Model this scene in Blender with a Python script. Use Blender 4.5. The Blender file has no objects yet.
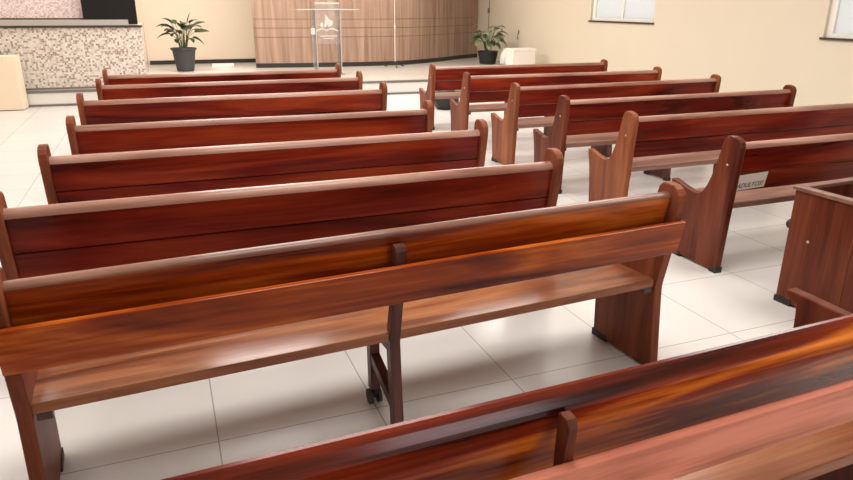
import bpy, bmesh, math, random
from mathutils import Vector, Matrix

scene = bpy.context.scene
COL = scene.collection
R = math.radians

# ------------------------------------------------------------------ camera
cam_d = bpy.data.cameras.new('camera')
cam = bpy.data.objects.new('camera', cam_d)
COL.objects.link(cam)
CH, PITCH, YAW, ROLL, FPX, CX, CY = 1.6134, 0.33596, 0.37427, 0.00598, 668.38, 428.5, 238.2
fw = Vector((math.sin(YAW) * math.cos(PITCH), math.cos(YAW) * math.cos(PITCH), -math.sin(PITCH)))
rt0 = Vector((math.cos(YAW), -math.sin(YAW), 0))
up0 = rt0.cross(fw)
rt = math.cos(ROLL) * rt0 + math.sin(ROLL) * up0
up = -math.sin(ROLL) * rt0 + math.cos(ROLL) * up0
m = Matrix((rt, up, -fw)).transposed().to_4x4()
m.translation = (0, 0, CH)
cam.matrix_world = m
cam_d.sensor_fit = 'HORIZONTAL'
cam_d.sensor_width = 36.0
cam_d.lens = FPX / 853 * 36.0
cam_d.shift_x = (426.5 - CX) / 853
cam_d.shift_y = (CY - 240) / 853
cam_d.clip_end = 200
scene.camera = cam

# ------------------------------------------------------------------ light and exposure
vs = scene.view_settings
vs.view_transform = 'Standard'
vs.look = 'None'
vs.gamma = 1.0
vs.use_curve_mapping = False
vs.exposure = 0.2

world = bpy.data.worlds.new('world')
scene.world = world
world.use_nodes = True
bg = world.node_tree.nodes['Background']
bg.inputs['Color'].default_value = (0.95, 0.975, 1.0, 1)
bg.inputs['Strength'].default_value = 3.6


def area(name, loc, size, energy, color, rot=(0, 0, 0), size_y=None):
    l = bpy.data.lights.new(name, 'AREA')
    l.energy = energy
    l.color = color
    l.size = size
    if size_y:
        l.shape = 'RECTANGLE'
        l.size_y = size_y
    o = bpy.data.objects.new(name, l)
    o.location = loc
    o.rotation_euler = rot
    COL.objects.link(o)
    return o


for lx in (-2.6, 1.0, 4.6):
    for ly in (2.4, 5.6, 8.8, 12.0):
        area('ceiling_lamp', (lx, ly, 3.85), 1.5, 42 if lx < -2 else 80, (1.0, 0.96, 0.915))
area('platform_lamp', (0.6, 14.6, 3.85), 1.6, 140, (1.0, 0.91, 0.80))
area('platform_lamp', (4.6, 14.0, 3.85), 1.6, 90, (1.0, 0.91, 0.80))
# fill lamp added at an assumed, unseen opening in the rear wall
area('rear_fill_lamp', (2.7, -4.1, 1.2), 1.8, 45, (0.95, 0.95, 1.0), (R(90), 0, 0), 2.3)


# ------------------------------------------------------------------ materials
def new_mat(name):
    mt = bpy.data.materials.new(name)
    mt.use_nodes = True
    nt = mt.node_tree
    return mt, nt, nt.nodes['Principled BSDF']


def plain(name, col, rough=0.5, metal=0.0, spec=0.5, noise=0.0, nscale=8.0):
    mt, nt, b = new_mat(name)
    b.inputs['Base Color'].default_value = (*col, 1)
    b.inputs['Roughness'].default_value = rough
    b.inputs['Metallic'].default_value = metal
    b.inputs['Specular IOR Level'].default_value = spec
    if noise:
        tc = nt.nodes.new('ShaderNodeTexCoord')
        n = nt.nodes.new('ShaderNodeTexNoise')
        n.inputs['Scale'].default_value = nscale
        n.inputs['Detail'].default_value = 5
        nt.links.new(tc.outputs['Object'], n.inputs['Vector'])
        mx = nt.nodes.new('ShaderNodeMix')
        mx.data_type = 'RGBA'
        mx.inputs[6].default_value = (*[c * (1 - noise) for c in col], 1)
        mx.inputs[7].default_value = (*[min(1, c * (1 + noise)) for c in col], 1)
        nt.links.new(n.outputs['Fac'], mx.inputs[0])
        nt.links.new(mx.outputs[2], b.inputs['Base Color'])
    return mt


def wood(name, dark, mid, light, axis='X', rough=0.26, coat=0.12, gscale=1.0, stops=(0.34, 0.50, 0.68), spec=0.15, ior=1.45):
    """varnished timber, grain running along an object axis"""
    mt, nt, b = new_mat(name)
    L = nt.links
    tc = nt.nodes.new('ShaderNodeTexCoord')
    oi = nt.nodes.new('ShaderNodeObjectInfo')
    add = nt.nodes.new('ShaderNodeVectorMath')
    add.operation = 'MULTIPLY_ADD'
    L.new(oi.outputs['Random'], add.inputs[0])
    add.inputs[1].default_value = (37, 21, 53)
    L.new(tc.outputs['Object'], add.inputs[2])

    def mapped(sc):
        mp = nt.nodes.new('ShaderNodeMapping')
        mp.inputs['Scale'].default_value = sc
        L.new(add.outputs[0], mp.inputs['Vector'])
        return mp

    a, c = 0.8 * gscale, 6.5 * gscale
    big = {'X': (a, c, c), 'Y': (c, a, c), 'Z': (c, c, a)}[axis]
    fin = {'X': (4 * a, 11 * c, 11 * c), 'Y': (11 * c, 4 * a, 11 * c), 'Z': (11 * c, 11 * c, 4 * a)}[axis]
    n1 = nt.nodes.new('ShaderNodeTexNoise')
    n1.inputs['Scale'].default_value = 1.0
    n1.inputs['Detail'].default_value = 4
    n1.inputs['Distortion'].default_value = 1.1
    L.new(mapped(big).outputs[0], n1.inputs['Vector'])
    n2 = nt.nodes.new('ShaderNodeTexNoise')
    n2.inputs['Scale'].default_value = 1.0
    n2.inputs['Detail'].default_value = 6
    L.new(mapped(fin).outputs[0], n2.inputs['Vector'])
    mixf = nt.nodes.new('ShaderNodeMix')
    mixf.inputs[0].default_value = 0.22
    L.new(n1.outputs['Fac'], mixf.inputs[2])
    L.new(n2.outputs['Fac'], mixf.inputs[3])
    rp = nt.nodes.new('ShaderNodeValToRGB')
    e = rp.color_ramp.elements
    e[0].position = stops[0]
    e[0].color = (*dark, 1)
    e[1].position = stops[2]
    e[1].color = (*light, 1)
    q = e.new(stops[1])
    q.color = (*mid, 1)
    L.new(mixf.outputs[0], rp.inputs[0])
    L.new(rp.outputs[0], b.inputs['Base Color'])
    rr = nt.nodes.new('ShaderNodeMapRange')
    rr.inputs[3].default_value = rough * 0.8
    rr.inputs[4].default_value = rough * 1.5
    L.new(n1.outputs['Fac'], rr.inputs[0])
    L.new(rr.outputs[0], b.inputs['Roughness'])
    b.inputs['IOR'].default_value = ior
    b.inputs['Coat Weight'].default_value = coat
    b.inputs['Coat Roughness'].default_value = 0.15
    b.inputs['Specular IOR Level'].default_value = spec
    bp = nt.nodes.new('ShaderNodeBump')
    bp.inputs['Strength'].default_value = 0.12
    bp.inputs['Distance'].default_value = 0.004
    L.new(n2.outputs['Fac'], bp.inputs['Height'])
    L.new(bp.outputs[0], b.inputs['Normal'])
    return mt


def tiles(name, size, origin, c1, c2, grout, mortar=0.004, rough=0.16, axes='XY', noise=0.0, coat=0.0, per_tile=False, bump=0.0):
    mt, nt, b = new_mat(name)
    L = nt.links
    tc = nt.nodes.new('ShaderNodeTexCoord')
    vec = tc.outputs['Object']
    if axes != 'XY':
        sp = nt.nodes.new('ShaderNodeSeparateXYZ')
        L.new(vec, sp.inputs[0])
        cb = nt.nodes.new('ShaderNodeCombineXYZ')
        s = nt.nodes.new('ShaderNodeMath')
        s.operation = 'ADD'
        L.new(sp.outputs['X'], s.inputs[0])
        L.new(sp.outputs['Y'], s.inputs[1])
        L.new(s.outputs[0], cb.inputs['X'])
        L.new(sp.outputs['Z'], cb.inputs['Y'])
        vec = cb.outputs[0]
    mp = nt.nodes.new('ShaderNodeMapping')
    mp.inputs['Location'].default_value = (-origin[0] / size, -origin[1] / size, 0)
    mp.inputs['Scale'].default_value = (1 / size, 1 / size, 1)
    L.new(vec, mp.inputs['Vector'])
    br = nt.nodes.new('ShaderNodeTexBrick')
    br.offset = 0
    br.inputs['Scale'].default_value = 1
    br.inputs['Brick Width'].default_value = 1
    br.inputs['Row Height'].default_value = 1
    br.inputs['Mortar Size'].default_value = mortar
    br.inputs['Mortar Smooth'].default_value = 0.2
    br.inputs['Color1'].default_value = (*c1, 1)
    br.inputs['Color2'].default_value = (*c2, 1)
    br.inputs['Mortar'].default_value = (*grout, 1)
    L.new(mp.outputs[0], br.inputs['Vector'])
    out = br.outputs['Color']
    if per_tile:
        fl = nt.nodes.new('ShaderNodeVectorMath')
        fl.operation = 'FLOOR'
        L.new(mp.outputs[0], fl.inputs[0])
        wn = nt.nodes.new('ShaderNodeTexWhiteNoise')
        wn.noise_dimensions = '2D'
        L.new(fl.outputs[0], wn.inputs['Vector'])
        rp = nt.nodes.new('ShaderNodeValToRGB')
        rp.color_ramp.interpolation = 'CONSTANT'
        els = rp.color_ramp.elements
        els[0].position = 0
        els[0].color = (*per_tile[0], 1)
        els[1].position = 1 / len(per_tile)
        els[1].color = (*per_tile[1], 1)
        for k in range(2, len(per_tile)):
            z = els.new(k / len(per_tile))
            z.color = (*per_tile[k], 1)
        L.new(wn.outputs['Value'], rp.inputs[0])
        mx = nt.nodes.new('ShaderNodeMix')
        mx.data_type = 'RGBA'
        L.new(br.outputs['Fac'], mx.inputs[0])
        L.new(rp.outputs[0], mx.inputs[6])
        mx.inputs[7].default_value = (*grout, 1)
        out = mx.outputs[2]
    if noise:
        n = nt.nodes.new('ShaderNodeTexNoise')
        n.inputs['Scale'].default_value = 1.3
        n.inputs['Detail'].default_value = 6
        n.inputs['Distortion'].default_value = 1.5
        L.new(tc.outputs['Object'], n.inputs['Vector'])
        mr = nt.nodes.new('ShaderNodeMapRange')
        mr.inputs[3].default_value = 1 - noise
        mr.inputs[4].default_value = 1 + noise * 0.4
        L.new(n.outputs['Fac'], mr.inputs[0])
        mu = nt.nodes.new('ShaderNodeMix')
        mu.data_type = 'RGBA'
        mu.blend_type = 'MULTIPLY'
        mu.inputs[0].default_value = 1
        L.new(out, mu.inputs[6])
        L.new(mr.outputs[0], mu.inputs[7])
        out = mu.outputs[2]
    L.new(out, b.inputs['Base Color'])
    b.inputs['Roughness'].default_value = rough
    b.inputs['Coat Weight'].default_value = coat
    return mt


M = {}
M['floor'] = tiles('porcelain_floor', 0.6438, (0.0469, 2.3458), (0.64, 0.615, 0.585), (0.63, 0.605, 0.578), (0.32, 0.30, 0.28), 0.0045, 0.27, noise=0.05)
M['platform'] = tiles('platform_stone', 0.60, (0.0, 12.3), (0.62, 0.58, 0.53), (0.60, 0.57, 0.52), (0.5, 0.47, 0.43), 0.004, 0.2, noise=0.08)
M['riser'] = plain('riser_tile', (0.74, 0.71, 0.66), 0.2)
M['granite'] = plain('dark_granite', (0.05, 0.042, 0.038), 0.2, noise=0.5, nscale=60)
M['greystone'] = plain('grey_stone_trim', (0.17, 0.15, 0.135), 0.3, noise=0.25, nscale=40)
M['wall'] = plain('beige_wall_paint', (0.80, 0.665, 0.525), 0.75, noise=0.02, nscale=2)
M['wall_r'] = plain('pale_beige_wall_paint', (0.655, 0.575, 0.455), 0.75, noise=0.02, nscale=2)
M['white_paint'] = plain('white_paint', (0.82, 0.79, 0.74), 0.7)
M['skirting'] = plain('black_skirting', (0.022, 0.018, 0.016), 0.35)
M['mosaic'] = tiles('mosaic_tiles', 0.030, (0, 0), (1, 1, 1), (1, 1, 1), (0.62, 0.55, 0.48), 0.05, 0.25, axes='XZ',
                    per_tile=[(0.640, 0.569, 0.498), (0.416, 0.308, 0.245), (0.688, 0.632, 0.577), (0.528, 0.435, 0.363), (0.672, 0.600, 0.537), (0.304, 0.213, 0.166), (0.592, 0.514, 0.450), (0.704, 0.656, 0.608)])
M['mosaic_pink'] = tiles('pink_mosaic_tiles', 0.024, (0, 0), (1, 1, 1), (1, 1, 1), (0.58, 0.46, 0.43), 0.06, 0.25, axes='XZ',
                         per_tile=[(0.80, 0.64, 0.60), (0.60, 0.44, 0.41), (0.86, 0.73, 0.69), (0.72, 0.57, 0.54)])
M['black_glass'] = plain('dark_glass_panel', (0.008, 0.009, 0.010), 0.08)
M['ledge'] = plain('pale_grey_ledge', (0.52, 0.47, 0.43), 0.3)
M['frame_white'] = plain('white_window_frame', (0.82, 0.78, 0.72), 0.4)
M['rubber'] = plain('black_rubber', (0.012, 0.011, 0.011), 0.55)
M['pot'] = plain('dark_grey_plastic', (0.045, 0.048, 0.050), 0.5)
M['pot_black'] = plain('black_plastic', (0.008, 0.009, 0.011), 0.35)
M['soil'] = plain('potting_soil', (0.03, 0.02, 0.014), 0.95, noise=0.5, nscale=40)
M['leaf'] = plain('green_leaf', (0.032, 0.055, 0.018), 0.35, noise=0.45, nscale=9)
M['leaf2'] = plain('variegated_leaf', (0.16, 0.20, 0.10), 0.4, noise=0.6, nscale=16)
M['stem'] = plain('plant_stem', (0.10, 0.13, 0.05), 0.6)
M['cream'] = plain('cream_laminate', (0.84, 0.70, 0.52), 0.5)
M['whitebox'] = plain('white_card', (0.86, 0.80, 0.73), 0.6)
M['cloth_white'] = plain('white_plastic_bag', (0.72, 0.70, 0.66), 0.5)
M['chrome'] = plain('brushed_metal', (0.70, 0.68, 0.65), 0.3, metal=0.6)
M['black_metal'] = plain('black_metal', (0.015, 0.014, 0.014), 0.4)
M['cable'] = plain('grey_cable', (0.16, 0.13, 0.10), 0.6)
M['etch'] = plain('frosted_white_print', (0.88, 0.86, 0.83), 0.6)
M['etch'].node_tree.nodes['Principled BSDF'].inputs['Alpha'].default_value = 0.4
M['paper'] = plain('paper', (0.80, 0.76, 0.70), 0.8)
M['ink'] = plain('ink', (0.02, 0.02, 0.06), 0.7)
M['brass'] = plain('screw_head', (0.55, 0.45, 0.32), 0.35, metal=0.7)

RED = dict(dark=(0.05, 0.0030, 0.0015), mid=(0.150, 0.010, 0.003), light=(0.29, 0.036, 0.007), stops=(0.35, 0.50, 0.66), gscale=0.8)
M['wood_red_x'] = wood('mahogany_boards', axis='X', **RED)
M['wood_red_z'] = wood('mahogany_panel', axis='Z', dark=(0.045, 0.008, 0.0045), mid=(0.105, 0.021, 0.009), light=(0.17, 0.044, 0.018), rough=0.3)
M['wood_honey_x'] = wood('honey_mahogany_boards', axis='X', dark=(0.07, 0.007, 0.002), mid=(0.32, 0.055, 0.007), light=(0.70, 0.20, 0.028), rough=0.18, coat=0.25, stops=(0.34, 0.49, 0.645), gscale=0.9)
M['wood_seat_x'] = wood('worn_seat_boards', axis='X', dark=(0.09, 0.026, 0.012), mid=(0.21, 0.070, 0.030), light=(0.36, 0.145, 0.062), rough=0.2, coat=0.4)
M['wood_brown_z'] = wood('brown_pew_panel', axis='Z', dark=(0.085, 0.020, 0.009), mid=(0.18, 0.047, 0.020), light=(0.28, 0.09, 0.04), rough=0.42, coat=0.04)
M['wood_tan_z'] = wood('tan_pew_panel', axis='Z', dark=(0.10, 0.026, 0.010), mid=(0.20, 0.058, 0.022), light=(0.31, 0.105, 0.038), rough=0.33)
M['wood_pink_x'] = wood('salmon_brown_board', axis='X', dark=(0.36, 0.11, 0.062), mid=(0.66, 0.225, 0.145), light=(0.74, 0.31, 0.21), rough=0.38)
M['wood_near_x'] = wood('painted_glow_rail', axis='X', dark=(0.035, 0.004, 0.002), mid=(0.24, 0.026, 0.005), light=(0.90, 0.25, 0.022), rough=0.18, coat=0.3, stops=(0.35, 0.48, 0.60), gscale=0.75)  # orange glow of light on the rail, put into the grain colours
M['wood_sheen_x'] = wood('pale_sheen_rail_cap', axis='X', dark=(0.18, 0.075, 0.05), mid=(0.31, 0.16, 0.115), light=(0.44, 0.265, 0.205), rough=0.3, coat=0.3)  # pale colour stands in for sheen reflected along the rail tops
M['wood_sheen_dark_x'] = wood('brown_sheen_rail_cap', axis='X', dark=(0.12, 0.05, 0.035), mid=(0.20, 0.095, 0.065), light=(0.30, 0.16, 0.115), rough=0.3, coat=0.3)  # darker version of the painted sheen, reused on the desk rim
M['wood_bracket'] = plain('dark_wood_bracket', (0.045, 0.017, 0.011), 0.4)
M['wood_leg_z'] = wood('dark_brown_leg', axis='Z', dark=(0.045, 0.014, 0.010), mid=(0.095, 0.034, 0.025), light=(0.15, 0.06, 0.045), rough=0.33)
M['wood_greyseat_x'] = wood('worn_pinkish_seat', axis='X', dark=(0.14, 0.065, 0.045), mid=(0.25, 0.135, 0.10), light=(0.34, 0.20, 0.155), rough=0.28, coat=0.3)
M['wood_tray'] = plain('dark_tray_lining', (0.035, 0.006, 0.004), 0.5)


def wood_panel_mat():
    mt, nt, b = new_mat('taupe_wood_laminate')
    L = nt.links
    tc = nt.nodes.new('ShaderNodeTexCoord')
    mp = nt.nodes.new('ShaderNodeMapping')
    mp.inputs['Scale'].default_value = (7, 7, 0.35)
    L.new(tc.outputs['Object'], mp.inputs[0])
    n = nt.nodes.new('ShaderNodeTexNoise')
    n.inputs['Scale'].default_value = 1.4
    n.inputs['Detail'].default_value = 6
    n.inputs['Distortion'].default_value = 0.6
    L.new(mp.outputs[0], n.inputs['Vector'])
    rp = nt.nodes.new('ShaderNodeValToRGB')
    e = rp.color_ramp.elements
    e[0].position, e[1].position = 0.3, 0.72
    e[0].color = (0.22, 0.130, 0.085, 1)
    e[1].color = (0.42, 0.28, 0.21, 1)
    L.new(n.outputs['Fac'], rp.inputs[0])
    L.new(rp.outputs[0], b.inputs['Base Color'])
    b.inputs['Roughness'].default_value = 0.42
    return mt


M['laminate'] = wood_panel_mat()
M['groove'] = plain('panel_groove', (0.17, 0.105, 0.078), 0.6)


def acrylic_mat():
    mt = bpy.data.materials.new('clear_acrylic')
    mt.use_nodes = True
    nt = mt.node_tree
    nt.nodes.remove(nt.nodes['Principled BSDF'])
    out = nt.nodes['Material Output']
    tr = nt.nodes.new('ShaderNodeBsdfTransparent')
    tr.inputs[0].default_value = (0.97, 0.97, 0.97, 1)
    gl = nt.nodes.new('ShaderNodeBsdfGlossy')
    gl.inputs['Roughness'].default_value = 0.08
    df = nt.nodes.new('ShaderNodeBsdfDiffuse')
    df.inputs[0].default_value = (0.9, 0.87, 0.84, 1)
    fr = nt.nodes.new('ShaderNodeFresnel')
    m1 = nt.nodes.new('ShaderNodeMixShader')
    m2 = nt.nodes.new('ShaderNodeMixShader')
    m2.inputs[0].default_value = 0.10
    nt.links.new(fr.outputs[0], m1.inputs[0])
    nt.links.new(tr.outputs[0], m1.inputs[1])
    nt.links.new(gl.outputs[0], m1.inputs[2])
    nt.links.new(m1.outputs[0], m2.inputs[1])
    nt.links.new(df.outputs[0], m2.inputs[2])
    nt.links.new(m2.outputs[0], out.inputs[0])
    return mt


M['acrylic'] = acrylic_mat()


def frosted_mat():
    mt = bpy.data.materials.new('frosted_window_glass')
    mt.use_nodes = True
    nt = mt.node_tree
    nt.nodes.remove(nt.nodes['Principled BSDF'])
    out = nt.nodes['Material Output']
    tl = nt.nodes.new('ShaderNodeBsdfTranslucent')
    tl.inputs[0].default_value = (0.66, 0.67, 0.665, 1)
    df = nt.nodes.new('ShaderNodeBsdfDiffuse')
    df.inputs[0].default_value = (0.66, 0.67, 0.665, 1)
    gl = nt.nodes.new('ShaderNodeBsdfGlossy')
    gl.inputs['Roughness'].default_value = 0.12
    m1 = nt.nodes.new('ShaderNodeMixShader')
    m1.inputs[0].default_value = 0.5
    m2 = nt.nodes.new('ShaderNodeMixShader')
    m2.inputs[0].default_value = 0.08
    nt.links.new(tl.outputs[0], m1.inputs[1])
    nt.links.new(df.outputs[0], m1.inputs[2])
    nt.links.new(m1.outputs[0], m2.inputs[1])
    nt.links.new(gl.outputs[0], m2.inputs[2])
    nt.links.new(m2.outputs[0], out.inputs[0])
    return mt


M['frosted'] = frosted_mat()


# ------------------------------------------------------------------ mesh helpers
def obj(name, bm, mat, parent=None, bevel=0.0, smooth=False, segs=2):
    me = bpy.data.meshes.new(name)
    bmesh.ops.recalc_face_normals(bm, faces=bm.faces[:])
    bm.to_mesh(me)
    bm.free()
    me.materials.append(mat)
    if smooth:
        for p in me.polygons:
            p.use_smooth = True
    o = bpy.data.objects.new(name, me)
    COL.objects.link(o)
    if parent:
        o.parent = parent
    if bevel:
        md = o.modifiers.new('bevel', 'BEVEL')
        md.width = bevel
        md.segments = segs
        md.limit_method = 'ANGLE'
        md.angle_limit = R(40)
    return o


def empty(name, loc, rz=0.0):
    e = bpy.data.objects.new(name, None)
    e.empty_display_size = 0.2
    e.location = loc
    e.rotation_euler = (0, 0, rz)
    COL.objects.link(e)
    return e


def tag(o, label, cat, group=None):
    o['label'] = label
    o['category'] = cat
    if group:
        o['group'] = group
    return o


def struct(name, bm, mat, parent=None, bevel=0.0):
    o = obj(name, bm, mat, parent, bevel)
    if parent is None:
        o['kind'] = 'structure'
    return o


def box(bm, x0, x1, y0, y1, z0, z1):
    v = [bm.verts.new((x, y, z)) for x in (x0, x1) for y in (y0, y1) for z in (z0, z1)]
    for f in ((0, 1, 3, 2), (4, 6, 7, 5), (0, 4, 5, 1), (2, 3, 7, 6), (0, 2, 6, 4), (1, 5, 7, 3)):
        bm.faces.new([v[i] for i in f])
    return bm


def bx(*a):
    return box(bmesh.new(), *a)


def prism(bm, poly, x0, x1):
    """(y, z) outline extruded along x"""
    a = [bm.verts.new((x0, y, z)) for y, z in poly]
    b = [bm.verts.new((x1, y, z)) for y, z in poly]
    n = len(poly)
    bm.faces.new(a[::-1])
    bm.faces.new(b)
    for i in range(n):
        j = (i + 1) % n
        bm.faces.new((a[i], a[j], b[j], b[i]))
    return bm


def plan(bm, poly, z0, z1):
    """(x, y) outline extruded in z"""
    a = [bm.verts.new((x, y, z0)) for x, y in poly]
    b = [bm.verts.new((x, y, z1)) for x, y in poly]
    n = len(poly)
    bm.faces.new(a[::-1])
    bm.faces.new(b)
    for i in range(n):
        j = (i + 1) % n
        bm.faces.new((a[i], a[j], b[j], b[i]))
    return bm


def lathe(bm, prof, n=24, c=(0, 0)):
    rings = []
    for r, z in prof:
        rings.append([bm.verts.new((c[0] + r * math.cos(2 * math.pi * k / n), c[1] + r * math.sin(2 * math.pi * k / n), z)) for k in range(n)])
    for a, b in zip(rings, rings[1:]):
        for k in range(n):
            bm.faces.new((a[k], a[(k + 1) % n], b[(k + 1) % n], b[k]))
    bm.faces.new(rings[0][::-1])
    bm.faces.new(rings[-1])
    return bm


def tube(bm, pts, r, n=8, taper=None):
    pts = [Vector(p) for p in pts]
    rings = []
    for i, p in enumerate(pts):
        d = (pts[min(i + 1, len(pts) - 1)] - pts[max(i - 1, 0)]).normalized()
        a = d.cross(Vector((0, 0, 1)))
        if a.length < 1e-3:
            a = d.cross(Vector((1, 0, 0)))
        a.normalize()
        b = d.cross(a)
        rr = r if taper is None else r * (1 + (taper - 1) * i / (len(pts) - 1))
        rings.append([bm.verts.new(p + rr * (math.cos(2 * math.pi * k / n) * a + math.sin(2 * math.pi * k / n) * b)) for k in range(n)])
    for a, b in zip(rings, rings[1:]):
        for k in range(n):
            bm.faces.new((a[k], a[(k + 1) % n], b[(k + 1) % n], b[k]))
    bm.faces.new(rings[0][::-1])
    bm.faces.new(rings[-1])
    return bm


def smooth_poly(pts, sub=4, closed=False):
    """Catmull-Rom through 2-D points"""
    out = []
    n = len(pts)
    for i in range(n - 1):
        p0, p1, p2, p3 = pts[max(i - 1, 0)], pts[i], pts[i + 1], pts[min(i + 2, n - 1)]
        for k in range(sub):
            t = k / sub
            out.append(tuple(0.5 * (2 * p1[d] + (p2[d] - p0[d]) * t + (2 * p0[d] - 5 * p1[d] + 4 * p2[d] - p3[d]) * t * t
                                    + (3 * p1[d] - p0[d] - 3 * p2[d] + p3[d]) * t ** 3) for d in (0, 1)))
    out.append(pts[-1])
    return out


# ------------------------------------------------------------------ the room
WX, XL, YR, CZ = 8.25, -6.0, -4.2, 4.0      # side wall, far left wall, rear wall, ceiling
PZ = 0.25                                    # platform height


def edge_y(x):                               # front line of the platform
    return 12.515 - 0.0565 * x


struct('floor', bx(XL, WX, YR, 17.6, -0.1, 0.0), M['floor'])
struct('ceiling', bx(XL - 0.2, WX + 0.2, YR - 0.2, 17.8, CZ, CZ + 0.1), M['white_paint'])
struct('wall_left', bx(XL - 0.2, XL, YR, 17.6, 0, CZ), M['wall'])
bm = bmesh.new()
box(bm, XL, 1.8, YR - 0.2, YR, 0, CZ)
box(bm, 3.6, WX, YR - 0.2, YR, 0, CZ)
box(bm, 1.8, 3.6, YR - 0.2, YR, 2.4, CZ)
struct('wall_rear', bm, M['wall'])
struct('wall_front', bx(XL, WX, 17.4, 17.6, 0, CZ), M['wall'])

# side wall with window openings
WINS = [(10.16, 12.10, 1.335, 2.5), (4.3, 6.72, 1.235, 2.5)]
bm = bmesh.new()
spans = [(YR, 4.3), (6.72, 10.16), (12.10, 17.4)]
for a, b in spans:
    box(bm, WX, WX + 0.2, a, b, 0, CZ)
for a, b, z0, z1 in WINS:
    box(bm, WX, WX + 0.2, a, b, 0, z0)
    box(bm, WX, WX + 0.2, a, b, z1, CZ)
struct('wall_right', bm, M['wall_r'])
for k, (a, b, z0, z1) in enumerate(WINS):
    w = empty('window_%d' % (k + 1), (WX, (a + b) / 2, z0))
    w['kind'] = 'structure'
    h, L = z1 - z0, (b - a) / 2
    fr = bmesh.new()
    for y0, y1, q0, q1 in ((-L, L, 0, 0.05), (-L, L, h - 0.05, h), (-L, -L + 0.06, 0.05, h - 0.05), (L - 0.09, L, 0.05, h - 0.05), (-0.025, 0.025, 0.05, h - 0.05)):
        box(fr, 0.05, 0.12, y0, y1, q0, q1)
    obj('window_frame', fr, M['frame_white'], w)
    for y0, y1 in ((-L + 0.06, -0.025), (0.025, L - 0.09)):
        obj('glass_pane', bx(0.08, 0.09, y0, y1, 0.05, h - 0.05), M['frosted'], w)
    obj('window_sill', bx(-0.03, 0.12, -L - 0.03, L + 0.03, -0.028, 0.0), M['granite'], w)

# platform with dark stone edge
pl = [(XL, edge_y(XL)), (WX, edge_y(WX)), (WX, 17.4), (XL, 17.4)]
bm = plan(bmesh.new(), pl, 0.0, PZ)
struct('platform', bm, M['platform'])
bm = plan(bmesh.new(), [(XL, edge_y(XL) - 0.012), (WX, edge_y(WX) - 0.012), (WX, edge_y(WX) - 0.001), (XL, edge_y(XL) - 0.001)], 0.035, PZ - 0.035)
struct('trim_riser', bm, M['riser'])
bm = plan(bmesh.new(), [(XL, edge_y(XL) - 0.03), (WX, edge_y(WX) - 0.03), (WX, edge_y(WX) + 0.07), (XL, edge_y(XL) + 0.07)], PZ - 0.03, PZ + 0.006)
struct('trim_nosing', bm, M['greystone'])
bm = plan(bmesh.new(), [(XL, edge_y(XL) - 0.03), (WX, edge_y(WX) - 0.03), (WX, edge_y(WX) - 0.001), (XL, edge_y(XL) - 0.001)], 0.0, 0.033)
struct('trim_step_base', bm, M['greystone'])
struct('baseboard_front', bx(-0.2, WX - 0.001, 17.375, 17.399, PZ + 0.001, PZ + 0.09), M['skirting'])
struct('baseboard_right', bx(WX - 0.02, WX - 0.001, YR, 12.0, 0.0, 0.07), M['wall_r'])

# curved wood panelling in front of the end wall
PAN = smooth_poly([(2.02, 15.80), (3.0, 15.62), (4.0, 15.52), (5.0, 15.52), (5.6, 15.64), (6.2, 15.96), (6.8, 16.36), (7.5, 16.88), (8.22, 17.36)], 5)


def strip(pts, off0, off1, z0, z1, bm=None):
    bm = bm or bmesh.new()
    n = []
    for i in range(len(pts)):
        a, b = pts[max(i - 1, 0)], pts[min(i + 1, len(pts) - 1)]
        d = Vector((b[0] - a[0], b[1] - a[1], 0)).normalized()
        n.append(Vector((d.y, -d.x, 0)))
    cols = [[Vector((p[0], p[1], 0)) + n[i] * o for i, p in enumerate(pts)] for o in (off0, off1)]
    q = [[bm.verts.new((v.x, v.y, z)) for v in c] for c in cols for z in (z0, z1)]
    N = len(pts)
    for i in range(N - 1):
        for a, b in ((0, 1), (1, 3), (3, 2), (2, 0)):
            bm.faces.new((q[a][i], q[a][i + 1], q[b][i + 1], q[b][i]))
    bm.faces.new((q[0][0], q[1][0], q[3][0], q[2][0]))
    bm.faces.new((q[0][-1], q[2][-1], q[3][-1], q[1][-1]))
    return bm


pan = empty('trim_wood_panelling', (0, 0, 0))
pan['kind'] = 'structure'
edges = [(PZ + 0.10, 0.905), (0.917, 1.10), (1.112, 1.29), (1.302, 3.4)]
bm = bmesh.new()
for z0, z1 in edges:
    strip(PAN, 0.0, -0.06, z0, z1, bm)
obj('wood_boards', bm, M['laminate'], pan)
obj('panel_core', strip(PAN[:-1], -0.008, -0.075, PZ + 0.101, 3.39), M['groove'], pan)
obj('base_strip', strip(PAN, -0.01, -0.07, PZ + 0.001, PZ + 0.099), M['skirting'], pan)

# mosaic baptistery at the left of the platform
tank = empty('trim_mosaic_baptistery', (-2.6, 12.8, PZ))
tank['kind'] = 'structure'
X0 = XL + 2.61
obj('mosaic_wall', bx(X0 - 6, 2.37, 0.0, 0.16, 0.001, 0.975), M['mosaic'], tank)
obj('side_wall', bx(2.27, 2.37, 0.161, 4.58, 0.001, 0.975), M['mosaic'], tank)
obj('stone_coping', bx(X0 - 6, 2.40, -0.03, 0.22, 0.976, 1.01), M['granite'], tank)
obj('grey_ledge', bx(X0 - 6, 2.18, 0.24, 0.62, 0.98, 1.09), M['ledge'], tank)
obj('base_band', bx(X0 - 6, 2.37, -0.02, -0.001, 0.001, 0.03), M['greystone'], tank)
obj('pink_mosaic_wall', bx(X0 - 6, 1.48, 0.64, 0.80, 1.0, 3.0), M['mosaic_pink'], tank)
obj('ledge_trim', bx(X0 - 6, 1.48, 0.56, 0.63, 1.091, 1.115), M['granite'], tank)
obj('dark_glass', bx(1.481, 2.33, 0.50, 0.80, 1.011, 3.0), M['black_glass'], tank)
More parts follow.
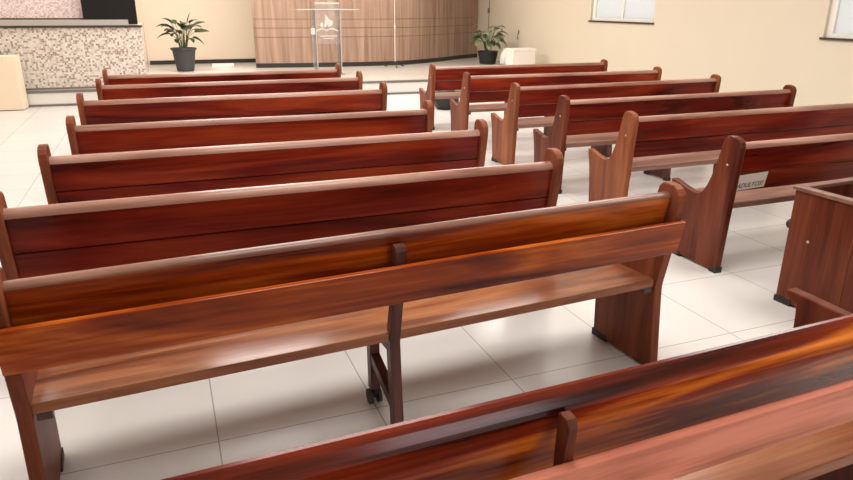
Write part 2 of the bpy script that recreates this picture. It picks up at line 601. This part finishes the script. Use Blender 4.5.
obj('tank_floor', bx(X0 - 6, 2.26, 0.17, 4.58, 0.001, 0.1), M['ledge'], tank)


# ------------------------------------------------------------------ pews
LEFT_PANEL = [(0, 0.0), (0.018, 0.2), (0.035, 0.40), (0.033, 0.43), (-0.036, 0.80), (-0.040, 0.83), (-0.036, 0.860), (-0.018, 0.884), (0.006, 0.897),
              (0.04, 0.902), (0.068, 0.898), (0.086, 0.880), (0.094, 0.85), (0.112, 0.78), (0.15, 0.66), (0.175, 0.585), (0.205, 0.535), (0.25, 0.510),
              (0.32, 0.510), (0.42, 0.532), (0.475, 0.542), (0.49, 0.53), (0.478, 0.49), (0.455, 0.40), (0.438, 0.25), (0.425, 0.0)]
NEAR_PANEL = [(0, 0.0), (0.018, 0.2), (0.035, 0.41), (0.033, 0.44), (-0.036, 0.82), (-0.040, 0.86), (-0.036, 0.890), (-0.018, 0.914), (0.006, 0.927),
              (0.04, 0.932), (0.068, 0.928), (0.086, 0.910), (0.094, 0.88), (0.112, 0.80), (0.135, 0.72), (0.165, 0.680), (0.21, 0.668), (0.30, 0.668),
              (0.42, 0.672), (0.575, 0.676), (0.580, 0.668), (0.580, 0.648), (0.535, 0.635), (0.530, 0.60), (0.515, 0.3), (0.495, 0.0)]
RIGHT_PANEL = [(0, 0.0), (-0.022, 0.45), (-0.046, 0.80), (-0.048, 0.83), (-0.042, 0.860), (-0.022, 0.880), (0.01, 0.890), (0.042, 0.893), (0.066, 0.886),
               (0.084, 0.862), (0.096, 0.82), (0.115, 0.74), (0.143, 0.63), (0.175, 0.55), (0.205, 0.500), (0.245, 0.476), (0.30, 0.478),
               (0.40, 0.502), (0.475, 0.523), (0.495, 0.518), (0.492, 0.49), (0.470, 0.41), (0.448, 0.26), (0.425, 0.0)]
T = 0.045


def rail_outline(yb, zb, yt, zt, th, r=0.03, top_round=True):
    """leaning board: rear-bottom (yb, zb), rear-top (yt, zt), thickness forward; rounded nose on top"""
    pts = [(yb + th, zb), (yb, zb)]
    if top_round:
        pts.append((yt, zt - r * 1.5))
        for k in range(1, 7):
            a = math.pi / 2 * k / 6
            pts.append((yt + r * 0.95 * (1 - math.cos(a)), zt - r * 1.5 + r * 1.5 * math.sin(a)))
        pts += [(yt + th - 0.006, zt - 0.001), (yt + th, zt - 0.008)]
    else:
        pts += [(yt, zt), (yt + th, zt)]
    return pts


def rubber(parent, cx, prof, rear_len=0.05, front_len=0.10):
    yf = prof[-1][0]
    w = T / 2 + 0.004
    obj('rubber_foot', prism(bmesh.new(), [(-0.006, 0), (rear_len, 0), (rear_len, 0.028), (-0.006, 0.04)], cx - w, cx + w), M['rubber'], parent)
    obj('rubber_foot', prism(bmesh.new(), [(yf - front_len, 0), (yf + 0.006, 0), (yf + 0.006, 0.035), (yf - front_len, 0.03)], cx - w, cx + w), M['rubber'], parent)


def cap(root, inx, y, z, w, h, mat):  # rounded top strip, its paler colour carries the rail's reflected sheen
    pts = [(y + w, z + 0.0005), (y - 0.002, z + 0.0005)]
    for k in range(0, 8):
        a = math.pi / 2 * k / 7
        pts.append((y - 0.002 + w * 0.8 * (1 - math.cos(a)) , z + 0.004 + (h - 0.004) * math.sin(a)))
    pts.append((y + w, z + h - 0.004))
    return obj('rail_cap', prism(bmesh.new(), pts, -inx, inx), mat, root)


def pew(x0, x1, y, yaw, kind, label, group, mats, zs=None, support=True, rail=None):
    """x0..x1 outer faces, y = rear foot line at the middle"""
    L = x1 - x0
    root = empty('church_pew', ((x0 + x1) / 2, y, 0), yaw)
    tag(root, label, 'pew', group)
    prof = {'A': LEFT_PANEL, 'L': LEFT_PANEL, 'N': NEAR_PANEL, 'R': RIGHT_PANEL}[kind]
    dz = 0.03 if kind == 'N' else 0.0
    h = L / 2
    kz = 0.984 if kind == 'R' else 1.0
    lifted = [(a, b * kz if b > 0 else 0.012) for a, b in prof]
    for s in (-1, 1):
        cx = s * (h - T / 2)
        p = obj('end_panel', prism(bmesh.new(), lifted, cx - T / 2, cx + T / 2), mats['panel'], root, bevel=0.006)
        rubber(p, cx, prof)
        sc = bmesh.new()
        lathe(sc, [(0.008, 0), (0.008, 0.004), (0.005, 0.006)], 10)
        bmesh.ops.rotate(sc, verts=sc.verts, cent=(0, 0, 0), matrix=Matrix.Rotation(s * R(90), 3, 'Y'))
        bmesh.ops.translate(sc, verts=sc.verts, vec=(s * h, 0.03, 0.70))
        obj('screw_cap', sc, M['brass'], p)
    inx = h - T + 0.002
    if kind in 'AN':
        # rail set into the panels, slat nailed across their rear edges, post caught between the two
        zt = (0.872 if kind == 'N' else 0.842) + dz
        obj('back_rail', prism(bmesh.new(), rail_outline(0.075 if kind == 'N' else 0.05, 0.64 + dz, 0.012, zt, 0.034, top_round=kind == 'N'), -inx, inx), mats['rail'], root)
        if kind == 'A':
            cap(root, inx, 0.012, zt, 0.036, 0.022, M['wood_sheen_dark_x'])
        sl = [(-0.002, 0.600), (-0.031, 0.750), (-0.054, 0.747), (-0.025, 0.597)] if kind == 'A' else [(-0.003, 0.595), (-0.027, 0.725), (-0.05, 0.722), (-0.026, 0.592)]
        obj('back_slat', prism(bmesh.new(), [(a, b + dz * 1.5) for a, b in sl], -h + 0.004, h - 0.004), mats['slat'], root, bevel=0.003)
    elif kind == 'L':
        obj('back_rail', prism(bmesh.new(), rail_outline(0.020, 0.645, -0.002, 0.798, 0.045, top_round=False), -inx, inx), mats['rail'], root)
        cap(root, inx, -0.002, 0.798, 0.047, 0.038, M['wood_sheen_x'])
        sl = [(0.045, 0.52), (0.025, 0.638), (0.052, 0.641), (0.072, 0.523)]
        obj('back_slat', prism(bmesh.new(), sl, -inx, inx), mats['slat'], root, bevel=0.003)
    else:
        obj('back_rail', prism(bmesh.new(), rail_outline(0.005, 0.655, -0.018, 0.802, 0.045, top_round=False), -inx, inx), mats['rail'], root)
        cap(root, inx, -0.018, 0.802, 0.047, 0.036, M['wood_sheen_x'])
        sl = [(0.040, 0.52), (0.016, 0.645), (0.044, 0.649), (0.068, 0.524)]
        obj('back_slat', prism(bmesh.new(), sl, -inx, inx), mats['slat'], root, bevel=0.003)
    # seat board with a rounded front edge
    zt = 0.452 if kind == 'A' else 0.445
    st = [(0.045, zt - 0.038), (0.045, zt), (0.25, zt - 0.006), (0.40, zt + 0.002), (0.430, zt - 0.006), (0.438, zt - 0.02), (0.428, zt - 0.038)]
    obj('seat', prism(bmesh.new(), st, -inx, inx), mats['seat'], root, bevel=0.003)
    for s in (-1, 1):
        obj('seat_bracket', bx(s * (h - T - 0.03) - 0.022, s * (h - T - 0.03) + 0.022, 0.045, 0.09, zt - 0.062, zt - 0.0385), M['wood_bracket'], root)
    if support and kind == 'R':
        b_ = obj('support_board', prism(bmesh.new(), [(0.05, 0.012), (0.075, 0.40), (0.40, 0.40), (0.39, 0.012)], -0.065, -0.02), mats['leg'], root, bevel=0.003)
        obj('rubber_foot', bx(-0.069, -0.016, 0.05, 0.10, 0, 0.03), M['rubber'], b_)
        obj('rubber_foot', bx(-0.069, -0.016, 0.33, 0.394, 0, 0.03), M['rubber'], b_)
    elif support:
        sx = -0.032 if kind == 'A' else -0.055
        pw = 0.0115 if kind == 'N' else 0.021
        sp = bmesh.new()
        post = [(0.0, 0.012), (0.02, 0.2), (0.037, 0.40), (0.035, 0.43), (-0.020, 0.70 + dz), (-0.030, 0.797 + dz * 1.6), (-0.022, 0.814 + dz * 1.6), (0.002, 0.818 + dz * 1.6), (0.0085, 0.812 + dz * 1.6), (0.0125, 0.70 + dz),
                (0.078, 0.43), (0.080, 0.40), (0.063, 0.2), (0.045, 0.012)]
        if kind not in 'AN':
            post = [(0.0, 0.012), (0.037, 0.40), (0.030, 0.53), (0.044, 0.53), (0.08, 0.40), (0.045, 0.012)]
        prism(sp, post, sx - pw, sx + pw)
        prism(sp, [(0.265, 0.075), (0.27, 0.405), (0.315, 0.405), (0.305, 0.075)], sx - pw, sx + pw)
        prism(sp, [(0.045, 0.115), (0.268, 0.205), (0.268, 0.25), (0.05, 0.165)], sx - pw * 0.9, sx + pw * 0.9)
        prism(sp, [(0.075, 0.36), (0.268, 0.36), (0.268, 0.405), (0.075, 0.405)], sx - pw * 0.9, sx + pw * 0.9)
        s = obj('support_leg', sp, mats['leg'], root, bevel=0.002)
        obj('rubber_foot', bx(sx - pw - 0.004, sx + pw + 0.004, 0.02, 0.05, 0, 0.03), M['rubber'], s)
        cs = bmesh.new()
        wheel = [(0.034 * math.cos(2 * math.pi * k / 16) + 0.29, 0.034 + 0.034 * math.sin(2 * math.pi * k / 16)) for k in range(16)]
        prism(cs, wheel, sx - 0.026, sx - 0.012)
        prism(cs, wheel, sx + 0.012, sx + 0.026)
        prism(cs, [(0.275, 0.03), (0.262, 0.078), (0.318, 0.078), (0.305, 0.03)], sx - 0.010, sx + 0.010)
        obj('caster', cs, M['rubber'], s)
    return root


def mset(panel, rail, slat, seat, leg='wood_leg_z'):
    return dict(panel=M[panel], rail=M[rail], slat=M[slat], seat=M[seat], leg=M[leg])


MA = mset('wood_brown_z', 'wood_honey_x', 'wood_honey_x', 'wood_seat_x')
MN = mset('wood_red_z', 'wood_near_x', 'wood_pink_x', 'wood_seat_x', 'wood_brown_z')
ML = mset('wood_brown_z', 'wood_red_x', 'wood_red_x', 'wood_seat_x')
MR = mset('wood_brown_z', 'wood_red_x', 'wood_red_x', 'wood_greyseat_x')
MRT = mset('wood_tan_z', 'wood_red_x', 'wood_red_x', 'wood_greyseat_x')
MRR = mset('wood_red_z', 'wood_red_x', 'wood_red_x', 'wood_greyseat_x')
GL, GR = 'pews in the left block', 'pews in the right block'
pew(-0.60, 2.03, 0.945, R(1.5), 'N', 'nearest pew, cut by the lower right edge, salmon lower slat and rail with orange glow in its colour', GL, MN)
pew(-0.53, 2.015, 2.105, R(3.2), 'A', 'honey brown pew with empty floor showing under its long seat, support leg on a caster', GL, MA)
pew(-0.69, 1.91, 2.969, R(0), 'L', 'dark red pew directly ahead of the honey brown pew', GL, ML)
pew(-0.65, 1.96, 3.972, R(-0.5), 'L', 'left block pew second ahead of the honey brown pew', GL, ML)
pew(-0.62, 1.965, 4.968, R(-1.5), 'L', 'left block pew third ahead of the honey brown pew', GL, ML)
pew(-0.675, 2.03, 6.313, R(0), 'L', 'left block pew, third from the platform', GL, ML)
pew(-0.61, 2.12, 7.493, R(-0.2), 'L', 'left block pew, second from the platform', GL, ML)
pew(-0.61, 2.13, 8.532, R(-0.4), 'L', 'left block pew closest to the platform, below the potted plant', GL, ML)
pew(3.345, 6.065, 8.424, R(-0.9), 'R', 'right block pew closest to the platform, low black bag beyond its end', GR, MR)
pew(3.285, 6.0, 7.185, R(-1.4), 'R', 'right block pew, second from the platform', GR, MR)
pew(3.295, 5.965, 6.077, R(1.1), 'R', 'right block pew, third from the platform, pale tan end panel', GR, MRT)
pew(3.22, 5.88, 5.018, R(-0.3), 'R', 'right block pew, fourth from the platform, dark red end panel', GR, MRR)
pew(3.19, 5.83, 4.064, R(0), 'R', 'right block pew next ahead of the one with a paper note', GR, MRT)
PR6 = pew(3.16, 5.81, 3.028, R(0), 'R', 'right block pew with a handwritten paper note on its back slat', GR, MRR)

# handwritten note wedged on the slat
note = empty('paper_note', (3.160 + 0.085, 3.028 + 0.0355, 0.527))
tag(note, 'small white handwritten paper note on the back slat of a right block pew', 'note')
note.rotation_euler = (R(10.9), R(-2), 0)
bm = bmesh.new()
box(bm, 0.0, 0.245, -0.003, 0.0, 0.0, 0.105)
obj('paper_sheet', bm, M['paper'], note)
cu = bpy.data.curves.new('note_text', 'FONT')
cu.body = 'ADULTOS!'
cu.size = 0.044
cu.extrude = 0.0004
cu.shear = 0.3
cu.resolution_u = 3
to = bpy.data.objects.new('tmp_text', cu)
COL.objects.link(to)
bpy.context.view_layer.update()
me = bpy.data.meshes.new_from_object(to.evaluated_get(bpy.context.evaluated_depsgraph_get()))
bpy.data.objects.remove(to)
me.materials.clear()
me.materials.append(M['ink'])
wr = bpy.data.objects.new('handwriting', me)
COL.objects.link(wr)
wr.parent = note
wr.location = (0.012, -0.0036, 0.016)
wr.rotation_euler = (R(90), 0, 0)

# open topped desk at the right edge
dk = empty('reading_desk', (3.185, 2.58, 0), R(3.0))
tag(dk, 'low dark wooden desk with recessed open top at the right edge of the photo', 'desk')
DL, DD, DH = 1.5, 0.95, 0.665
obj('side_panel', bx(0, 0.03, -DD, 0, 0.012, DH), M['wood_red_z'], dk, bevel=0.003)
obj('side_panel', bx(DL - 0.03, DL, -DD, 0, 0.012, DH), M['wood_red_z'], dk, bevel=0.003)
obj('front_panel', bx(0.031, DL - 0.031, -0.03, -0.002, 0.012, DH), M['wood_red_z'], dk)
obj('batten', bx(-0.004, -0.0005, -0.372, -0.366, 0.03, DH - 0.03), M['wood_tan_z'], dk)
rim = bmesh.new()
box(rim, -0.012, 0.042, -DD, 0.012, DH, DH + 0.022)
box(rim, DL - 0.042, DL + 0.012, -DD, 0.012, DH, DH + 0.022)
box(rim, 0.042, DL - 0.042, -0.042, 0.012, DH, DH + 0.022)
obj('top_rim', rim, M['wood_sheen_dark_x'], dk, bevel=0.004)
obj('tray_board', bx(0.031, DL - 0.031, -DD, -0.031, DH - 0.10, DH - 0.08), M['wood_tray'], dk)
obj('rubber_foot', bx(-0.006, 0.034, -0.10, 0.006, 0.0, 0.035), M['rubber'], dk)
kn = bmesh.new()
lathe(kn, [(0.026, 0), (0.030, 0.012), (0.028, 0.045), (0.018, 0.055)], 16)
bmesh.ops.rotate(kn, verts=kn.verts, cent=(0, 0, 0), matrix=Matrix.Rotation(R(-90), 3, 'X'))
bmesh.ops.translate(kn, verts=kn.verts, vec=(0.06, -0.002, 0.45))
obj('knob', kn, M['rubber'], dk, smooth=False)
sc = bmesh.new()
lathe(sc, [(0.008, 0), (0.008, 0.004), (0.005, 0.006)], 10)
bmesh.ops.rotate(sc, verts=sc.verts, cent=(0, 0, 0), matrix=Matrix.Rotation(R(-90), 3, 'Y'))
bmesh.ops.translate(sc, verts=sc.verts, vec=(0, -0.13, 0.40))
obj('screw_cap', sc, M['brass'], dk)


# ------------------------------------------------------------------ plants
def leaf(bm, base, direction, length, width, droop, roll=0.0, n=7):
    d = Vector(direction).normalized()
    side = d.cross(Vector((0, 0, 1)))
    if side.length < 1e-3:
        side = Vector((1, 0, 0))
    side.normalize()
    side = Matrix.Rotation(roll, 3, d) @ side
    p = Vector(base)
    cols = []
    for i in range(n + 1):
        t = i / n
        w = width * math.sin(math.pi * min(1, t ** 0.75)) ** 0.8 + 0.002
        nrm = side.cross(d).normalized()
        cols.append([bm.verts.new(p - side * w / 2 + nrm * w * 0.12), bm.verts.new(p), bm.verts.new(p + side * w / 2 + nrm * w * 0.12)])
        d = (d + Vector((0, 0, -droop / n))).normalized()
        p = p + d * (length / n)
    for a, b in zip(cols, cols[1:]):
        for k in (0, 1):
            bm.faces.new((a[k], a[k + 1], b[k + 1], b[k]))


def potted(name, loc, label, pot_prof, pot_mat, leaves, leaf_mat, soil_z, soil_r):
    root = empty(name, loc)
    tag(root, label, 'plant')
    obj('pot', lathe(bmesh.new(), pot_prof, 32), pot_mat, root, smooth=False)
    obj('soil', lathe(bmesh.new(), [(soil_r, soil_z - 0.02), (soil_r, soil_z)], 24), M['soil'], root)
    sb = bmesh.new()
    for (az, el, stem, ll, lw, droop) in leaves:
        a, e = R(az), R(el)
        d = Vector((math.cos(a) * math.cos(e), math.sin(a) * math.cos(e), math.sin(e)))
        b0 = Vector((0.06 * math.cos(a), 0.06 * math.sin(a), soil_z))
        b1 = b0 + Vector((0, 0, 1)) * stem * 0.55 + d * stem * 0.15
        b2 = b0 + Vector((0, 0, 1)) * stem * 0.72 + d * stem * 0.42
        tube(sb, [b0, b1, b2], 0.008, 6, 0.6)
        lb = bmesh.new()
        leaf(lb, b2, d, ll * 0.88, lw * 1.1, droop, roll=random.uniform(-0.5, 0.5))
        lo = obj('leaf', lb, leaf_mat, root, smooth=True)
        md = lo.modifiers.new('thickness', 'SOLIDIFY')
        md.thickness = 0.004
    obj('stems', sb, M['stem'], root)
    return root


random.seed(5)
lv = [(-5, 72, 0.46, 0.28, 0.11, 0.1), (178, 30, 0.50, 0.30, 0.14, 1.0), (190, 10, 0.40, 0.34, 0.15, 0.8), (150, 35, 0.46, 0.28, 0.14, 1.0),
      (5, 30, 0.52, 0.30, 0.15, 0.5), (-5, 12, 0.44, 0.36, 0.15, 0.3), (-20, -5, 0.36, 0.32, 0.14, 0.9), (30, 25, 0.5, 0.28, 0.14, 0.9),
      (80, 40, 0.5, 0.26, 0.13, 1.0), (-80, 30, 0.45, 0.26, 0.15, 1.2), (-120, 20, 0.40, 0.26, 0.15, 1.2), (-60, 15, 0.30, 0.28, 0.15, 1.3),
      (220, 30, 0.42, 0.28, 0.14, 1.0), (120, 45, 0.5, 0.26, 0.13, 0.9), (-40, 45, 0.52, 0.26, 0.14, 0.9), (200, 50, 0.52, 0.24, 0.13, 0.9),
      (60, 55, 0.36, 0.24, 0.14, 1.1), (-110, 55, 0.30, 0.24, 0.14, 1.1), (-70, 60, 0.36, 0.24, 0.15, 1.1), (170, 55, 0.36, 0.24, 0.14, 1.1), (15, 55, 0.38, 0.24, 0.14, 1.0),
      (-95, 50, 0.44, 0.24, 0.14, 1.0), (250, 10, 0.30, 0.24, 0.14, 1.2), (-150, 40, 0.34, 0.24, 0.14, 1.2), (-30, 20, 0.46, 0.26, 0.14, 1.0)]
potted('potted_plant', (0.515, 15.55, PZ + 0.007), 'leafy green plant in a tapered dark grey pot before the beige wall',
       [(0.165, 0), (0.175, 0.01), (0.235, 0.42), (0.262, 0.43), (0.268, 0.465), (0.25, 0.47), (0.235, 0.43)], M['pot'], lv, M['leaf'], 0.432, 0.225)
lv = []
for k in range(32):
    lv.append((k * 137.5 % 360, 5 + (k * 29) % 45, 0.26 + 0.09 * (k % 4), 0.26 + 0.05 * (k % 3), 0.14, 1.5))
potted('potted_plant', (7.52, 15.25, PZ + 0.007), 'pale leaved bushy plant in a black pot in the corner by the side wall',
       [(0.19, 0), (0.20, 0.01), (0.245, 0.27), (0.255, 0.275), (0.255, 0.30), (0.24, 0.30), (0.23, 0.27)], M['pot_black'], lv, M['leaf2'], 0.272, 0.22)

# ------------------------------------------------------------------ things on the platform
wb = empty('storage_box', (7.60, 13.75, PZ + 0.007), R(-4))
tag(wb, 'plain white box on the platform beside the pale leaved plant', 'box')
obj('box_body', bx(-0.27, 0.27, -0.2, 0.2, 0, 0.40), M['whitebox'], wb, bevel=0.006)
obj('box_lid', bx(-0.28, 0.28, -0.21, 0.21, 0.4005, 0.445), M['whitebox'], wb, bevel=0.006)

bag = bmesh.new()
prof = [(0.10, 0), (0.125, 0.05), (0.12, 0.2), (0.10, 0.30), (0.085, 0.36), (0.06, 0.38)]
lathe(bag, prof, 14)
random.seed(3)
for v in bag.verts:
    v.co.x *= 1.25
    v.co += Vector((random.uniform(-1, 1), random.uniform(-1, 1), 0)) * 0.012
    v.co.x += 0.10 * v.co.z
bg_o = obj('plastic_bag', bag, M['cloth_white'], smooth=True)
bg_o.location = (7.80, 14.85, PZ + 0.007)
tag(bg_o, 'crumpled white bag behind the white box beside the black plant pot', 'bag')

fl = empty('floor_lamp_case', (0, 0, 0)) if False else None
flat = empty('paper_stack', (1.37, 16.5, PZ + 0.001), R(-5))
tag(flat, 'flat white packet lying on the platform near the end wall', 'packet')
obj('sheets', bx(-0.24, 0.24, -0.16, 0.16, 0, 0.05), M['whitebox'], flat, bevel=0.004)

ms = empty('microphone_stand', (5.06, 15.05, PZ + 0.001))
tag(ms, 'slim pale microphone stand on tripod feet before the wood panelling', 'stand')
obj('pole', lathe(bmesh.new(), [(0.014, 0.05), (0.014, 0.85), (0.018, 0.86), (0.018, 0.92), (0.011, 0.93), (0.011, 1.65)], 12), M['chrome'], ms)
for k in range(3):
    a = R(20 + 120 * k)
    obj('leg', tube(bmesh.new(), [(0, 0, 0.09), (0.26 * math.cos(a), 0.26 * math.sin(a), 0.012)], 0.011, 8), M['black_metal'], ms)
obj('hub', lathe(bmesh.new(), [(0.022, 0.05), (0.03, 0.06), (0.03, 0.11), (0.02, 0.13)], 12), M['black_metal'], ms)

# clear acrylic pulpit with an etched emblem
pu = empty('acrylic_pulpit', (3.22, 13.72, PZ + 0.007))
tag(pu, 'clear acrylic pulpit with white flame and open book emblem, before the wood panelling', 'pulpit')
obj('side_sheet', bx(-0.250, -0.236, 0.0, 0.38, 0.016, 1.25), M['acrylic'], pu)
obj('side_sheet', bx(0.236, 0.250, 0.0, 0.38, 0.016, 1.25), M['acrylic'], pu)
obj('front_sheet', bx(-0.235, 0.235, 0.015, 0.027, 0.60, 1.25), M['acrylic'], pu)
obj('base_sheet', bx(-0.30, 0.30, -0.02, 0.42, 0.0, 0.015), M['acrylic'], pu)
obj('top_sheet', bx(-0.62, 0.62, -0.05, 0.42, 1.251, 1.265), M['acrylic'], pu)
eb = bmesh.new()
for s in (-0.25, 0.244):
    box(eb, s - 0.003, s + 0.009, -0.004, -0.0005, 0.016, 1.25)
    box(eb, s - 0.003, s + 0.009, 0.3805, 0.384, 0.016, 1.25)
box(eb, -0.24, 0.25, 0.05, 0.062, 1.3605, 1.39)
box(eb, -0.62, 0.62, -0.056, -0.051, 1.251, 1.265)
obj('frosted_edges', eb, M['etch'], pu)
obj('book_ledge', bx(-0.24, 0.25, 0.05, 0.062, 1.266, 1.36), M['acrylic'], pu, bevel=0.004)


def flat_shape(bm, pts, y0, y1):
    a = [bm.verts.new((x, y0, z)) for x, z in pts]
    b = [bm.verts.new((x, y1, z)) for x, z in pts]
    n = len(pts)
    bm.faces.new(a)
    bm.faces.new(b[::-1])
    for i in range(n):
        j = (i + 1) % n
        bm.faces.new((a[i], b[i], b[j], a[j]))


em = bmesh.new()
def flame(c, h, w, bend):
    l, r_ = [], []
    for i in range(9):
        t = i / 8
        hw = w * math.sin(math.pi * t ** 0.8) * 0.5
        x = c[0] + bend * math.sin(math.pi * t * 0.9)
        l.append((x - hw, c[1] + h * t))
        r_.append((x + hw, c[1] + h * t))
    return l + r_[::-1][1:-1]
flat_shape(em, flame((-0.04, 0.90), 0.30, 0.09, 0.05), 0.010, 0.0145)
flat_shape(em, flame((0.03, 0.90), 0.20, 0.09, 0.06), 0.010, 0.0145)
flat_shape(em, flame((-0.085, 0.90), 0.12, 0.06, -0.02), 0.010, 0.0145)
for s in (-1, 1):
    arc = [(s * 0.235 * t, 0.83 + 0.06 * math.sin(math.pi * t ** 0.8)) for t in [k / 10 for k in range(11)]]
    arc2 = [(x, z - 0.028) for x, z in arc]
    flat_shape(em, arc + arc2[::-1], 0.010, 0.0145)
for v in em.verts:
    v.co.x = v.co.x * 0.95 - 0.03
    v.co.z = 0.83 + (v.co.z - 0.83) * 0.85 + 0.03
obj('flame_and_book_emblem', em, M['etch'], pu)
obj('name_lines', box(bx(-0.17, 0.17, 0.010, 0.0145, 0.745, 0.765), -0.12, 0.12, 0.010, 0.0145, 0.705, 0.72), M['etch'], pu)
hb = bmesh.new()
lathe(hb, [(0.03, 0), (0.045, 0.02), (0.045, 0.11), (0.03, 0.13)], 14)
bmesh.ops.translate(hb, verts=hb.verts, vec=(-0.30, 0.05, 0.78))
obj('white_blob', hb, M['etch'], pu)  # small white blob beside the front sheet

# cream block at the foot of the platform, left edge
cb = empty('cream_pedestal', (-2.585, 12.38, 0), R(-3))
tag(cb, 'cream painted block standing on the floor before the mosaic wall', 'pedestal')
obj('block', bx(-0.55, 0.52, -0.1, 0.22, 0.012, 0.83), M['cream'], cb, bevel=0.004)
obj('plinth', bx(-0.54, 0.51, -0.09, 0.21, 0.0, 0.0115), M['greystone'], cb)

# black bag under the front pew of the right block
bb = bmesh.new()
lathe(bb, [(0.12, 0), (0.17, 0.03), (0.18, 0.14), (0.16, 0.26), (0.10, 0.32)], 16)
for v in bb.verts:
    v.co.x *= 1.15
bbo = obj('black_bag', bb, M['rubber'], smooth=True)
bbo.location = (4.32, 10.22, 0.0)
tag(bbo, 'black bag on the floor just beyond the front pew of the right block', 'bag')

# cable and hook on the side wall
cb_ = empty('wall_cable', (WX, 16.72, 1.0))
tag(cb_, 'thin dark cable running down the wall corner above the pale leaved plant', 'cable')
obj('cord', tube(bmesh.new(), [(-0.01, 0, -0.5), (-0.012, 0.01, 0.0), (-0.01, -0.01, 0.6), (-0.01, 0, 1.6)], 0.009, 6), M['cable'], cb_)
obj('switch', bx(-0.04, -0.001, -0.03, 0.03, 0.42, 0.54), M['cable'], cb_, bevel=0.004)
hk = obj('wall_hook', tube(bmesh.new(), [(-0.005, 0, 0.12), (-0.03, 0, 0.02), (-0.045, 0, -0.06), (-0.03, 0, -0.10)], 0.012, 6), M['cable'])
hk.location = (WX, 15.05, 0.93)
tag(hk, 'small dark hook on the side wall above the white box', 'hook')
